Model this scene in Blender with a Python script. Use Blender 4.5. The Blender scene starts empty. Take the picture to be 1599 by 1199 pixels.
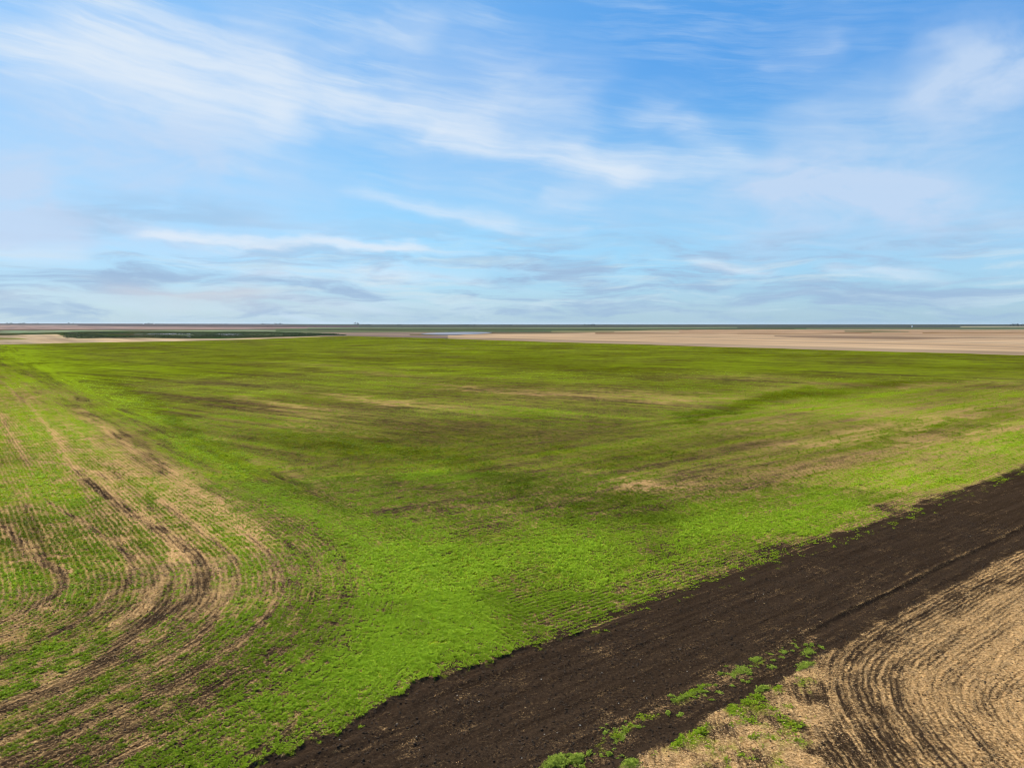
import bpy, math, random
import numpy as np
from mathutils import Vector

random.seed(7)
RNG = np.random.default_rng(11)
SC = bpy.context.scene
COL = SC.collection

# ------------------------------------------------------------------ camera
H = 14.0                      # flying height in metres
F, CX, CY = 1100.0, 799.5, 599.5
TP = 0.08482                  # tan of downward pitch
P = math.atan(TP)
cam = bpy.data.cameras.new("camera")
cam.sensor_width = 36.0
cam.lens = 36.0 * F / 1599.0
cam.clip_start = 0.1
cam.clip_end = 90000.0
cam_ob = bpy.data.objects.new("camera", cam)
COL.objects.link(cam_ob)
cam_ob.location = (0, 0, H)
cam_ob.rotation_euler = (math.pi / 2 - P, 0, 0)
SC.camera = cam_ob

# ------------------------------------------------------------------ exposure
SC.view_settings.view_transform = 'Standard'
SC.view_settings.look = 'None'
SC.view_settings.exposure = 1.0
SC.view_settings.gamma = 1.0
SC.view_settings.use_curve_mapping = False
SC.cycles.max_bounces = 6
SC.cycles.filter_width = 1.05
SC.cycles.volume_bounces = 0

# ------------------------------------------------------------------ sun
SUN_AZ, SUN_EL = math.radians(-48), math.radians(47)
sd = Vector((math.sin(SUN_AZ) * math.cos(SUN_EL), math.cos(SUN_AZ) * math.cos(SUN_EL), math.sin(SUN_EL)))
sun = bpy.data.lights.new("sun", 'SUN')
sun.energy = 4.4
sun.angle = math.radians(0.6)
sun.color = (1.0, 0.93, 0.80)
sun_ob = bpy.data.objects.new("sun", sun)
COL.objects.link(sun_ob)
sun_ob.rotation_euler = (-sd).to_track_quat('-Z', 'Y').to_euler()


# ------------------------------------------------------------------ node helper
class NB:
    def __init__(self, nt):
        self.nt = nt

    def n(self, t, **kw):
        nd = self.nt.nodes.new(t)
        for k, v in kw.items():
            setattr(nd, k, v)
        return nd

    def put(self, sock, v):
        if isinstance(v, bpy.types.NodeSocket):
            self.nt.links.new(v, sock)
        elif v is not None:
            sock.default_value = v

    def m(self, op, a, b=None, c=None, clamp=False):
        nd = self.n('ShaderNodeMath', operation=op)
        nd.use_clamp = clamp
        for s, v in zip(nd.inputs, (a, b, c)):
            if v is not None:
                self.put(s, v)
        return nd.outputs[0]

    def add(self, a, b): return self.m('ADD', a, b)
    def sub(self, a, b): return self.m('SUBTRACT', a, b)
    def mul(self, a, b): return self.m('MULTIPLY', a, b)

    def ss(self, x, lo, hi, out0=0.0, out1=1.0):
        nd = self.n('ShaderNodeMapRange', interpolation_type='SMOOTHSTEP')
        for s, v in zip(nd.inputs[:5], (x, lo, hi, out0, out1)):
            self.put(s, v)
        return nd.outputs[0]

    def comb(self, x, y, z=0.0):
        nd = self.n('ShaderNodeCombineXYZ')
        for s, v in zip(nd.inputs, (x, y, z)):
            self.put(s, v)
        return nd.outputs[0]

    def noise(self, vec, scale, detail=3.0, rough=0.55, dist=0.0, dims='3D'):
        nd = self.n('ShaderNodeTexNoise', noise_dimensions=dims)
        self.put(nd.inputs['Vector'], vec)
        nd.inputs['Scale'].default_value = scale
        nd.inputs['Detail'].default_value = detail
        nd.inputs['Roughness'].default_value = rough
        nd.inputs['Distortion'].default_value = dist
        return nd.outputs['Fac']

    def mix(self, f, a, b, blend='MIX'):
        nd = self.n('ShaderNodeMix', data_type='RGBA', blend_type=blend)
        nd.clamp_factor = True
        self.put(nd.inputs[0], f)
        for s, v in ((nd.inputs[6], a), (nd.inputs[7], b)):
            if isinstance(v, (tuple, list)):
                v = tuple(v) + (1.0,) * (4 - len(v))
            self.put(s, v)
        return nd.outputs[2]

    def attr(self, name, col=False):
        nd = self.n('ShaderNodeAttribute', attribute_name=name)
        return nd.outputs['Color' if col else 'Fac']


def lin(r, g, b, k=1.0):
    def f(c):
        c = c / 255.0
        return c / 12.92 if c <= 0.04045 else ((c + 0.055) / 1.055) ** 2.4
    return (f(r) * k, f(g) * k, f(b) * k)


# ------------------------------------------------------------------ sky
def sky_dir(px, py):
    """azimuth / elevation of a photo point"""
    u, v = (px - CX) / F, (py - CY) / F
    y = math.cos(P) - v * math.sin(P)
    z = -math.sin(P) - v * math.cos(P)
    return math.atan2(u, y), math.atan2(z, math.hypot(u, y))


world = bpy.data.worlds.new("World")
SC.world = world
world.use_nodes = True
wt = world.node_tree
wt.nodes.clear()
W = NB(wt)
SKY_STRENGTH = 0.10
CLOUD = 1.0 / SKY_STRENGTH
sky = W.n('ShaderNodeTexSky', sky_type='NISHITA')
sky.sun_disc = False
sky.sun_elevation = SUN_EL
sky.sun_rotation = SUN_AZ
sky.altitude = 500
sky.air_density = 1.0
sky.dust_density = 0.6
sky.ozone_density = 2.2
tc = W.n('ShaderNodeTexCoord')
sep = W.n('ShaderNodeSeparateXYZ')
wt.links.new(tc.outputs['Generated'], sep.inputs[0])
dx, dy, dz = sep.outputs
az = W.m('ARCTAN2', dx, dy)
el = W.m('ARCSINE', dz)
# cloud layer seen in perspective: flat sheet coordinates, softened near the horizon
den = W.add(W.m('MAXIMUM', dz, 0.0), 0.10)
cu, cv = W.m('DIVIDE', dx, den), W.m('DIVIDE', dy, den)
sheet = W.comb(cu, cv, 0.0)
wn1 = W.noise(W.comb(W.mul(az, 1.0), W.mul(el, 2.2), 3.1), 6.0, 3.0, 0.5)
wn2 = W.noise(W.comb(W.mul(az, 1.0), W.mul(el, 2.2), 9.7), 6.0, 3.0, 0.5)
wfine = W.noise(W.comb(W.mul(az, 1.0), W.mul(el, 2.6), 5.5), 30.0, 4.0, 0.6)
uw = W.add(az, W.mul(W.sub(wn1, 0.5), 0.16))
vw = W.add(W.add(el, W.mul(W.sub(wn2, 0.5), 0.060)), W.mul(W.sub(wfine, 0.5), 0.010))


def stroke(x0, y0, x1, y1, width, bend=0.0, taper=0.6, low=0.6):
    """soft cloud streak between two photo points; width in px, low = sharper lower side"""
    a0, e0 = sky_dir(x0, y0)
    a1, e1 = sky_dir(x1, y1)
    cu0, cv0 = (a0 + a1) / 2, (e0 + e1) / 2
    L = math.hypot(a1 - a0, e1 - e0) / 2
    th = math.atan2(e1 - e0, a1 - a0)
    c, s = math.cos(th), math.sin(th)
    ru, rv = W.sub(uw, cu0), W.sub(vw, cv0)
    a = W.add(W.mul(ru, c / L), W.mul(rv, s / L))
    b = W.sub(W.mul(rv, c), W.mul(ru, s))
    if bend:
        b = W.add(b, W.mul(W.sub(W.mul(a, a), 1.0), bend / F))
    w = width / F
    bu = W.m('DIVIDE', W.m('MAXIMUM', b, 0.0), w)
    bl = W.m('DIVIDE', W.m('MINIMUM', b, 0.0), w * low)
    q = W.add(W.mul(bu, bu), W.mul(bl, bl))
    g = W.m('EXPONENT', W.mul(q, -1.0))
    e = W.ss(W.m('ABSOLUTE', a), taper, 1.15, 1.0, 0.0)
    return W.mul(g, e)


def acc(lst):
    t = None
    for k, s in lst:
        v = W.mul(s, k)
        t = v if t is None else W.add(t, v)
    return t


# streak texture: fibres drawn out along the wind
uf = W.add(az, W.mul(W.sub(wn1, 0.5), 0.10))
vf = W.add(el, W.mul(W.sub(wn2, 0.5), 0.028))
fv = W.comb(W.add(W.mul(uf, 3.0), W.mul(vf, 2.6)), W.sub(W.mul(vf, 30.0), W.mul(uf, -4.0)), 1.7)
fib = W.noise(fv, 2.0, 7.0, 0.62, 0.15)
fib2 = W.noise(W.comb(W.mul(uf, 5.0), W.mul(vf, 34.0), 4.4), 1.7, 7.0, 0.62, 0.4)
puff = W.noise(W.comb(W.mul(uf, 3.0), W.mul(vf, 7.5), 7.7), 2.2, 7.0, 0.6, 0.4)

bright = acc([
    (1.5, stroke(20, 60, 480, 165, 58, 6, 0.6, 0.9)),
    (1.0, stroke(380, 135, 780, 220, 34, 12, 0.7, 0.7)),
    (0.85, stroke(640, 190, 1010, 268, 24, -10, 0.7, 0.7)),
    (0.55, stroke(880, 255, 1180, 262, 24, -4, 0.4, 0.7)),
    (0.50, stroke(980, 160, 1180, 255, 24, 8, 0.5, 0.8)),
    (0.36, stroke(700, 120, 960, 200, 60, 0, 0.4, 1.0)),
    (0.75, stroke(540, 295, 870, 358, 13, -8, 0.6, 0.7)),
    (1.5, stroke(205, 360, 660, 392, 7, 4, 0.75, 0.7)),
    (0.30, stroke(640, 390, 760, 396, 6, 0, 0.5, 0.8)),
    (0.55, stroke(340, 424, 760, 434, 13, 4, 0.6, 0.9)),
    (0.55, stroke(1040, 405, 1220, 428, 9, 0, 0.5, 0.8)),
    (0.60, stroke(1270, 436, 1500, 428, 8, 0, 0.6, 0.8)),
    (0.22, stroke(1160, 100, 1310, 68, 14, -12, 0.5, 0.8)),
    (0.28, stroke(520, 75, 720, 40, 22, 0, 0.5, 0.9)),
    (0.45, stroke(-40, 380, 110, 400, 14, 0, 0.5, 0.9)),
    (0.30, stroke(840, 310, 960, 325, 12, 0, 0.5, 0.9)),
    (0.25, stroke(860, 362, 930, 366, 7, 0, 0.5, 0.9)),
])
veil = acc([
    (0.40, stroke(-150, 160, 420, 190, 110, 0, 0.5, 1.0)),
    (0.46, stroke(-120, 260, 620, 300, 90, 0, 0.4, 1.0)),
    (0.62, stroke(-120, 290, 130, 330, 60, 0, 0.5, 1.0)),
    (0.95, stroke(1130, 305, 1560, 290, 48, 8, 0.5, 0.8)),
    (0.48, stroke(1080, 350, 1700, 340, 60, 0, 0.6, 0.9)),
    (0.70, stroke(1380, 130, 1700, 80, 55, -10, 0.5, 0.9)),
    (0.40, stroke(1200, 200, 1700, 210, 90, 0, 0.5, 0.9)),
    (0.34, stroke(600, 240, 1150, 330, 70, 0, 0.5, 0.9)),
    (0.30, stroke(300, 40, 900, 130, 80, 0, 0.5, 0.9)),
    (0.35, stroke(-100, 350, 320, 360, 30, 0, 0.5, 1.0)),
])
grey = acc([
    (0.36, stroke(120, 425, 620, 456, 13, 6, 0.7, 1.0)),
    (0.45, stroke(-60, 440, 260, 445, 34, 0, 0.5, 1.0)),
    (0.55, stroke(330, 480, 520, 474, 7, 0, 0.6, 0.9)),
    (0.50, stroke(500, 486, 740, 484, 9, 0, 0.6, 0.9)),
    (0.60, stroke(735, 432, 930, 410, 16, 0, 0.6, 0.9)),
    (0.45, stroke(900, 385, 1340, 408, 14, 0, 0.6, 0.9)),
    (0.40, stroke(760, 470, 1050, 455, 8, 0, 0.6, 0.9)),
    (0.40, stroke(1000, 462, 1620, 462, 20, 0, 0.7, 0.9)),
    (0.35, stroke(760, 492, 1200, 490, 8, 0, 0.6, 0.9)),
    (0.35, stroke(1150, 372, 1650, 372, 18, 0, 0.6, 0.9)),
    (0.30, stroke(60, 325, 420, 335, 22, 0, 0.5, 0.9)),
])
warm = acc([(0.6, stroke(150, 458, 430, 462, 12, 0, 0.6, 1.0)), (0.4, stroke(-60, 470, 560, 476, 12, 0, 0.6, 1.0))])
bm = W.mul(bright, W.mul(W.ss(fib, 0.26, 0.74, 0.45, 1.15), W.ss(puff, 0.25, 0.70, 0.65, 1.15)))
bm = W.mul(W.sub(1.0, W.m('EXPONENT', W.mul(bm, -1.25))), 0.98)
vm = W.m('MINIMUM', W.mul(veil, W.ss(puff, 0.28, 0.70, 0.35, 1.2)), 0.9)
# thin cirrus everywhere
cir = W.mul(W.ss(fib, 0.40, 0.70), W.ss(W.noise(W.comb(az, W.mul(el, 2.0), 2.2), 3.4, 4.0, 0.55), 0.36, 0.62, 0.10, 0.62))
cir = W.m('MULTIPLY', cir, W.ss(az, 0.25, -0.35, 0.45, 1.25))
lowb = W.mul(W.ss(fib2, 0.44, 0.64), W.mul(W.ss(el, 0.17, 0.06), W.ss(el, 0.0, 0.012, 0.4, 1.0)))
lowc = W.mul(W.ss(W.noise(W.comb(W.mul(uf, 4.0), W.mul(vf, 40.0), 12.4), 1.5, 7.0, 0.62, 0.4), 0.50, 0.68), W.mul(W.ss(el, 0.15, 0.06), W.ss(el, 0.0, 0.02)))
gm = W.m('MINIMUM', W.mul(grey, W.ss(fib2, 0.34, 0.60, 0.25, 1.3)), 0.9)
wm = W.mul(warm, W.ss(fib2, 0.35, 0.65, 0.5, 1.0))

# clear sky: Nishita graded towards the photograph's blue
hsv = W.n('ShaderNodeHueSaturation')
hsv.inputs['Saturation'].default_value = 1.10
hsv.inputs['Value'].default_value = 1.0
wt.links.new(sky.outputs[0], hsv.inputs['Color'])
col = hsv.outputs[0]
EXPK = 2 ** SC.view_settings.exposure


def skyc(r, g, b):
    return lin(r, g, b, CLOUD / EXPK)


grad_hi = W.mix(W.ss(az, -0.55, 0.40), skyc(112, 182, 238), skyc(66, 152, 228))
grad_mid = skyc(132, 198, 238)
grad = W.mix(W.ss(el, 0.10, 0.36), grad_mid, grad_hi)
grad = W.mix(W.ss(el, 0.0, 0.10), skyc(134, 182, 214), grad)
col = W.mix(0.80, col, grad)
col = W.mix(cir, col, skyc(208, 228, 246))
col = W.mix(W.mul(lowb, 0.75), col, skyc(158, 186, 218))
col = W.mix(W.mul(lowc, 0.75), col, skyc(202, 226, 238))
col = W.mix(vm, col, skyc(196, 217, 244))
col = W.mix(gm, col, skyc(158, 187, 219))
col = W.mix(wm, col, skyc(203, 210, 222))
col = W.mix(bm, col, skyc(226, 237, 249))
# pale air right above the horizon
col = W.mix(W.ss(el, 0.0, 0.022, 0.25, 0.0), col, skyc(148, 190, 214))
bg = W.n('ShaderNodeBackground')
bg.inputs['Strength'].default_value = SKY_STRENGTH
wt.links.new(col, bg.inputs['Color'])
wo = W.n('ShaderNodeOutputWorld')
wt.links.new(bg.outputs[0], wo.inputs['Surface'])


# ------------------------------------------------------------------ numpy noise
def _hash(ix, iy, seed):
    h = (ix.astype(np.int64) * 374761393 + iy.astype(np.int64) * 668265263 + seed * 2147483647 + 1013904223)
    h = (h ^ (h >> 13)) * 1274126177
    h = h & 0x7fffffff
    h = (h ^ (h >> 16)) * 2246822519
    return ((h & 0xffffff) / float(0xffffff))


def vnoise(x, y, seed=0):
    ix, iy = np.floor(x), np.floor(y)
    fx, fy = x - ix, y - iy
    ux, uy = fx * fx * fx * (fx * (fx * 6 - 15) + 10), fy * fy * fy * (fy * (fy * 6 - 15) + 10)
    a, b = _hash(ix, iy, seed), _hash(ix + 1, iy, seed)
    c, d = _hash(ix, iy + 1, seed), _hash(ix + 1, iy + 1, seed)
    return (a * (1 - ux) + b * ux) * (1 - uy) + (c * (1 - ux) + d * ux) * uy


def fbm(x, y, seed=0, oct=4, gain=0.5):
    t, amp, tot = 0.0, 1.0, 0.0
    for o in range(oct):
        c, s = math.cos(0.6 * o + 0.3), math.sin(0.6 * o + 0.3)
        t = t + amp * vnoise((x * c - y * s) * 2 ** o + 17.3 * o, (x * s + y * c) * 2 ** o - 9.1 * o, seed + o)
        tot += amp
        amp *= gain
    return t / tot          # about 0..1, mean .5


def sstep(x, a, b):
    t = np.clip((x - a) / (b - a), 0, 1)
    return t * t * (3 - 2 * t)


# ------------------------------------------------------------------ survey: photo point <-> ground point
def G(px, py):
    u, v = (px - CX) / F, (py - CY) / F
    y = math.cos(P) - v * math.sin(P)
    z = -math.sin(P) - v * math.cos(P)
    t = H / -z
    return (u * t, y * t)


def PX(x, y):
    zc = y * math.cos(P) + H * math.sin(P)
    ok = zc > 0.5
    z = np.where(ok, zc, 0.5)
    px = np.where(ok, CX + F * x / z, 99999.0)
    py = np.where(ok, CY - F * (y * math.sin(P) - H * math.cos(P)) / z, 99999.0)
    return px, py


def gl(pts):
    return np.array([G(*p) for p in pts])


def smooth_poly(pts, n=4):
    """Catmull-Rom resampling"""
    p = np.vstack([2 * pts[0] - pts[1], pts, 2 * pts[-1] - pts[-2]])
    out = []
    for i in range(1, len(p) - 2):
        for k in range(n):
            t = k / n
            out.append(0.5 * ((2 * p[i]) + (-p[i - 1] + p[i + 1]) * t + (2 * p[i - 1] - 5 * p[i] + 4 * p[i + 1] - p[i + 2]) * t * t
                              + (-p[i - 1] + 3 * p[i] - 3 * p[i + 1] + p[i + 2]) * t ** 3))
    out.append(p[-2])
    return np.array(out)


def pdist(x, y, poly, sub=4):
    """unsigned distance, signed side (+ = left of travel) and length along a ground polyline"""
    q = smooth_poly(poly, sub) if sub > 1 else poly
    best = np.full(x.shape, 1e12)
    side = np.ones(x.shape)
    along = np.zeros(x.shape)
    s0 = 0.0
    for (ax, ay), (bx, by) in zip(q[:-1], q[1:]):
        ex, ey = bx - ax, by - ay
        l2 = ex * ex + ey * ey + 1e-12
        t = np.clip(((x - ax) * ex + (y - ay) * ey) / l2, 0, 1)
        ddx, ddy = x - ax - t * ex, y - ay - t * ey
        d2 = ddx * ddx + ddy * ddy
        m = d2 < best
        best = np.where(m, d2, best)
        cr = ex * (y - ay) - ey * (x - ax)
        side = np.where(m, np.sign(cr) + (cr == 0), side)
        along = np.where(m, s0 + t * math.sqrt(l2), along)
        s0 += math.sqrt(l2)
    return np.sqrt(best), side, along


# directions of the survey: along the soil strip, and along the seed rows
S_DIR = np.array([0.793, 0.609])
R_DIR = np.array([-0.609, 0.793])
I_DIR = np.array([-0.819, 0.574])      # the inner field is drilled at a slant to its edges
I_ACR = np.array([0.574, 0.819])
LEFT_HEAD, STRIP_HEAD = 20.5, 47.0     # headland widths

UP_EDGE = gl([(250, 1262), (330, 1222), (413, 1183), (493, 1150), (567, 1123), (604, 1099), (614, 1086), (634, 1072), (693, 1053),
              (763, 1036), (800, 1014), (840, 1005), (901, 987), (953, 976), (1013, 953), (1093, 923), (1165, 899), (1242, 871),
              (1310, 850), (1375, 828), (1459, 796), (1530, 768), (1599, 741), (1750, 684), (1900, 628)])
RIDGE = gl([(1170, 1027), (1259, 985), (1332, 948), (1389, 923), (1465, 883), (1529, 855), (1599, 820), (1700, 771), (1850, 698)])
WEED_LINE = gl([(700, 1290), (850, 1205), (933, 1172), (980, 1134), (1073, 1085), (1157, 1049), (1210, 1026), (1262, 992)])
LOW_EDGE = gl([(800, 1320), (920, 1235), (987, 1190), (1033, 1163), (1083, 1131), (1100, 1118), (1190, 1077), (1217, 1063), (1260, 1038),
               (1296, 1018), (1365, 977), (1432, 943), (1482, 913), (1532, 889), (1599, 855), (1700, 804), (1850, 727)])
SPINE_C = gl([(-110, 506.2 + 17), (-60, 540), (0, 577), (50, 608), (100, 641), (200, 708), (300, 776), (380, 832), (420, 865), (437, 900),
              (433, 935), (400, 980), (350, 1020), (290, 1058), (200, 1102), (100, 1150), (0, 1195), (-90, 1236)])
SPINE_D = gl([(1850, 727), (1700, 804), (1599, 855), (1532, 890), (1482, 914), (1432, 943), (1365, 977), (1312, 1012), (1296, 1043), (1298, 1082),
              (1318, 1125), (1343, 1165), (1375, 1210), (1430, 1280)])
TRACKS = [  # wheel and seeder passes in the corner: (points, half width m, soil strength, straw)
    ([(-30, 800), (0, 818), (20, 838), (45, 855), (62, 876), (92, 889), (100, 905), (92, 925), (60, 945), (30, 960), (-10, 976)], .36, .95, .45),
    ([(60, 772), (100, 800), (140, 820), (173, 850), (200, 867), (205, 897), (187, 923), (160, 940), (117, 973), (67, 1000), (-10, 1034)], .26, .75, .4),
    ([(120, 735), (150, 762), (200, 800), (253, 828), (293, 860), (313, 877), (315, 910), (293, 940), (253, 960), (200, 997), (160, 1033), (83, 1073), (-10, 1112)], .50, .95, .3),
    ([(250, 780), (310, 826), (350, 857), (370, 883), (369, 910), (353, 935), (320, 985), (283, 1017), (217, 1060), (150, 1095), (60, 1135), (-10, 1163)], .30, .70, .5),
    ([(370, 822), (415, 860), (436, 900), (432, 935), (400, 980), (350, 1020), (290, 1058), (200, 1102), (100, 1150), (-10, 1199)], .26, .65, .5),
    ([(503, 968), (482, 1020), (450, 1047), (417, 1073), (367, 1100), (250, 1152), (160, 1199)], .14, .6, .35),
    ([(478, 960), (440, 1020), (380, 1058), (300, 1100)], .10, .35, .3),
    ([(0, 592), (25, 615), (50, 638), (80, 675), (105, 715), (125, 748), (138, 778)], .24, .45, .45),
    ([(0, 645), (20, 685), (45, 726)], .30, .4, .4),
    ([(50, 720), (80, 722), (110, 727), (150, 738), (172, 750)], .30, .55, .4),
    ([(-20, 801), (20, 798), (45, 793), (80, 790), (130, 772), (150, 764)], .16, .45, .9),
    ([(80, 945), (110, 944), (135, 946)], .2, .6, .3),
    ([(60, 870), (130, 868), (200, 868), (280, 866)], .14, .5, .7),
    ([(0, 985), (40, 975), (80, 985)], .2, .4, .8),
]
STRAW_BANDS = [
    ([(55, 640), (80, 668), (103, 705), (120, 735)], .6, .45),
    ([(150, 735), (185, 772), (237, 820), (275, 850), (300, 872)], .65, .62),
    ([(100, 655), (180, 715), (260, 775), (330, 830)], 1.1, .34),
    ([(120, 640), (200, 690), (300, 760), (400, 835)], 1.4, .30),
    ([(270, 860), (262, 890), (235, 930), (215, 955), (180, 972)], .4, .8),
    ([(330, 880), (345, 900), (340, 925), (310, 960)], .35, .7),
    ([(0, 930), (15, 900), (15, 880)], .3, .6),
]
TRACKS = [(gl(p), w, a, s) for p, w, a, s in TRACKS]
STRAW_BANDS = [(gl(p), w, a) for p, w, a in STRAW_BANDS]

CROP_EDGE_X = [-900, 0, 100, 200, 300, 400, 450, 500, 545, 640, 800, 900, 1000, 1100, 1200, 1300, 1400, 1500, 1599, 2400]
CROP_EDGE_Y = [560, 538, 535.6, 534, 532.0, 529.6, 528, 525.8, 524.4, 527.2, 532.2, 535, 537.8, 541, 543.8, 546.4, 549.2, 552, 555, 577]

# patches of the crop: x, y, half width, half height, turn (deg, clockwise), cover, straw share, brightness
BLOBS = [
    # bright apron in the near corner
    (640, 960, 210, 120, 10, .34, 0, .42), (820, 880, 260, 70, -6, .34, 0, .38), (1060, 850, 190, 60, -17, .34, .0, .36),
    (520, 1080, 150, 90, -25, .30, 0, .32), (560, 820, 170, 60, 22, .25, 0, .28), (380, 735, 130, 30, 33, .25, 0, .30),
    (240, 655, 120, 22, 36, .25, 0, .30), (110, 590, 120, 18, 28, .25, 0, .32), (60, 560, 110, 12, 5, .2, 0, .24),
    (1260, 800, 150, 36, -20, .26, .25, .32), (1420, 740, 150, 30, -20, .12, .45, .30), (1560, 690, 120, 32, -18, .16, .35, .34),
    (700, 740, 46, 9, 5, .2, 0, .25), (655, 745, 30, 10, 5, .2, 0, .3), (640, 745, 90, 20, 12, .1, 0, .1),
    # dark green ridges and hollows
    (1160, 634, 130, 7, -12, .42, -.2, -.35), (1100, 648, 60, 6, -12, .3, -.2, -.3), (1290, 612, 120, 7, -6, .30, -.2, -.25),
    (1390, 600, 60, 5, -5, .2, -.2, -.25), (1440, 672, 180, 6, -13, .34, -.2, -.22), (1560, 655, 80, 8, -12, .25, -.2, -.2),
    (520, 697, 80, 11, 12, .40, -.3, -.30), (640, 705, 90, 12, 16, .34, -.3, -.28), (800, 752, 100, 16, 22, .36, -.3, -.28),
    (920, 785, 120, 26, 8, .34, -.2, -.30), (1000, 800, 80, 24, 0, .25, -.2, -.34), (870, 695, 36, 6, -4, .3, -.2, -.1),
    (830, 646, 40, 6, 0, .3, -.2, -.1), (1000, 725, 80, 14, -8, .34, -.2, -.3), (250, 640, 120, 9, 32, .18, -.2, -.35),
    (330, 700, 110, 11, 33, .15, -.2, -.35), (470, 770, 90, 9, 30, .1, -.2, -.25), (520, 860, 40, 14, 25, .1, -.2, -.34),
    (160, 588, 60, 6, 20, -.05, -.1, -.2), (590, 830, 30, 8, 8, -.25, -.3, -.3), (720, 870, 60, 9, 18, -.25, -.3, -.35),
    (840, 562, 70, 3, 2, .0, -.3, -.3), (890, 574, 110, 6, 3, .0, -.3, -.34), (460, 556, 70, 3, 2, -.1, -.3, -.2),
    # bare brown soil showing
    (760, 680, 160, 26, 3, -.30, -.18, -.3), (600, 650, 120, 14, 10, -.22, -.05, -.25), (860, 655, 150, 14, 0, -.16, -.2, -.2),
    (830, 715, 60, 11, -4, -.34, -.1, -.25), (560, 640, 70, 9, 8, -.2, .0, -.2), (500, 720, 60, 12, 15, -.3, -.2, -.3),
    (590, 725, 60, 10, 15, -.25, -.15, -.3), (690, 773, 40, 9, 14, -.42, -.25, -.3), (640, 760, 34, 7, 16, -.25, -.25, -.2),
    (1180, 700, 220, 14, -6, -.26, -.14, -.25), (1130, 752, 190, 24, -9, -.36, -.08, -.3), (1300, 722, 150, 14, -11, -.36, -.12, -.3),
    (1420, 700, 150, 10, -12, -.22, -.1, -.15), (1000, 762, 80, 10, -6, -.30, .2, -.1), (1120, 660, 120, 8, -3, -.12, .1, -.1),
    (980, 670, 120, 12, 0, -.24, -.2, -.25), (1540, 640, 120, 8, -8, -.12, .1, -.1), (900, 690, 260, 40, 0, -.10, -.05, -.10),
    # straw showing
    (350, 683, 26, 4, 8, -.55, .6, 0), (325, 685, 12, 3, 4, -.5, .6, 0), (402, 721, 18, 4, 2, -.5, .6, 0), (262, 660, 34, 5, 30, -.35, .6, 0),
    (470, 745, 50, 6, 28, -.28, .6, 0), (410, 627, 60, 4, 6, -.4, .6, 0), (480, 634, 60, 4, 7, -.35, .6, 0), (560, 622, 90, 4, 6, -.30, .5, 0),
    (640, 630, 110, 5, 6, -.28, .45, 0), (490, 655, 90, 14, 12, -.16, .4, 0), (1185, 668, 60, 5, -3, -.28, .6, 0), (1290, 690, 80, 6, -6, -.30, .6, 0),
    (1400, 665, 100, 5, -9, -.30, .6, 0), (985, 750, 26, 4, -4, -.45, .6, 0), (1045, 757, 55, 6, -8, -.34, .5, 0), (925, 741, 20, 4, 0, -.3, .5, 0),
    (1000, 616, 120, 6, 3, -.22, .5, 0), (1100, 622, 100, 4, -2, -.28, .5, 0), (1320, 602, 110, 4, 0, -.3, .5, 0), (1230, 611, 60, 4, 2, -.35, .5, 0),
    (850, 612, 90, 3, 4, -.25, .5, 0), (730, 606, 60, 2.5, 4, -.25, .5, 0), (812, 793, 16, 4, -6, -.6, .5, 0), (845, 812, 14, 4, -6, -.45, .6, 0),
    (640, 585, 120, 3, 3, -.15, .5, 0), (1480, 600, 140, 4, -2, -.25, .5, 0), (1540, 675, 90, 6, -10, -.22, .5, 0), (1180, 590, 120, 3, 1, -.15, .5, 0),
    (590, 680, 130, 7, 8, -.12, .4, 0), (1350, 755, 60, 6, -14, -.2, .5, 0), (700, 545, 110, 2, 0, -.1, .4, .1), (500, 570, 90, 2.5, 3, -.1, .4, .1),
    (1330, 826, 100, 10, -19, -.9, -.6, -.05), (1210, 862, 60, 9, -19, -.8, -.6, -.1), (1450, 778, 100, 8, -21, -.8, -.3, 0),
    # the pale seed rows at the left
    (120, 680, 150, 50, 38, -.04, .28, .2), (60, 740, 90, 60, 30, .06, .2, .22), (70, 770, 70, 28, 0, .16, .1, .22), (240, 740, 120, 34, 38, -.16, .28, .05),
    (20, 660, 50, 60, 40, -.1, .3, .1), (330, 800, 90, 34, 40, -.14, .28, .05), (270, 935, 80, 66, -40, -.8, -.42, -.05), (200, 1020, 170, 44, -30, -.8, -.40, -.05), (330, 1090, 120, 30, -30, -.3, -.3, -.05),
    (60, 1130, 150, 60, -26, -.06, .1, -.05), (40, 900, 30, 30, 0, .15, 0, .25), (120, 920, 30, 30, -40, .2, 0, .2), (110, 1000, 100, 14, -32, .22, .1, .2),
    (90, 1040, 100, 12, -30, .2, .1, .2), (60, 1015, 60, 14, -28, .2, .1, .2), (440, 960, 40, 40, 0, -.05, .1, -.1), (400, 1060, 60, 20, -35, -.15, -.2, -.2),
]


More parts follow.
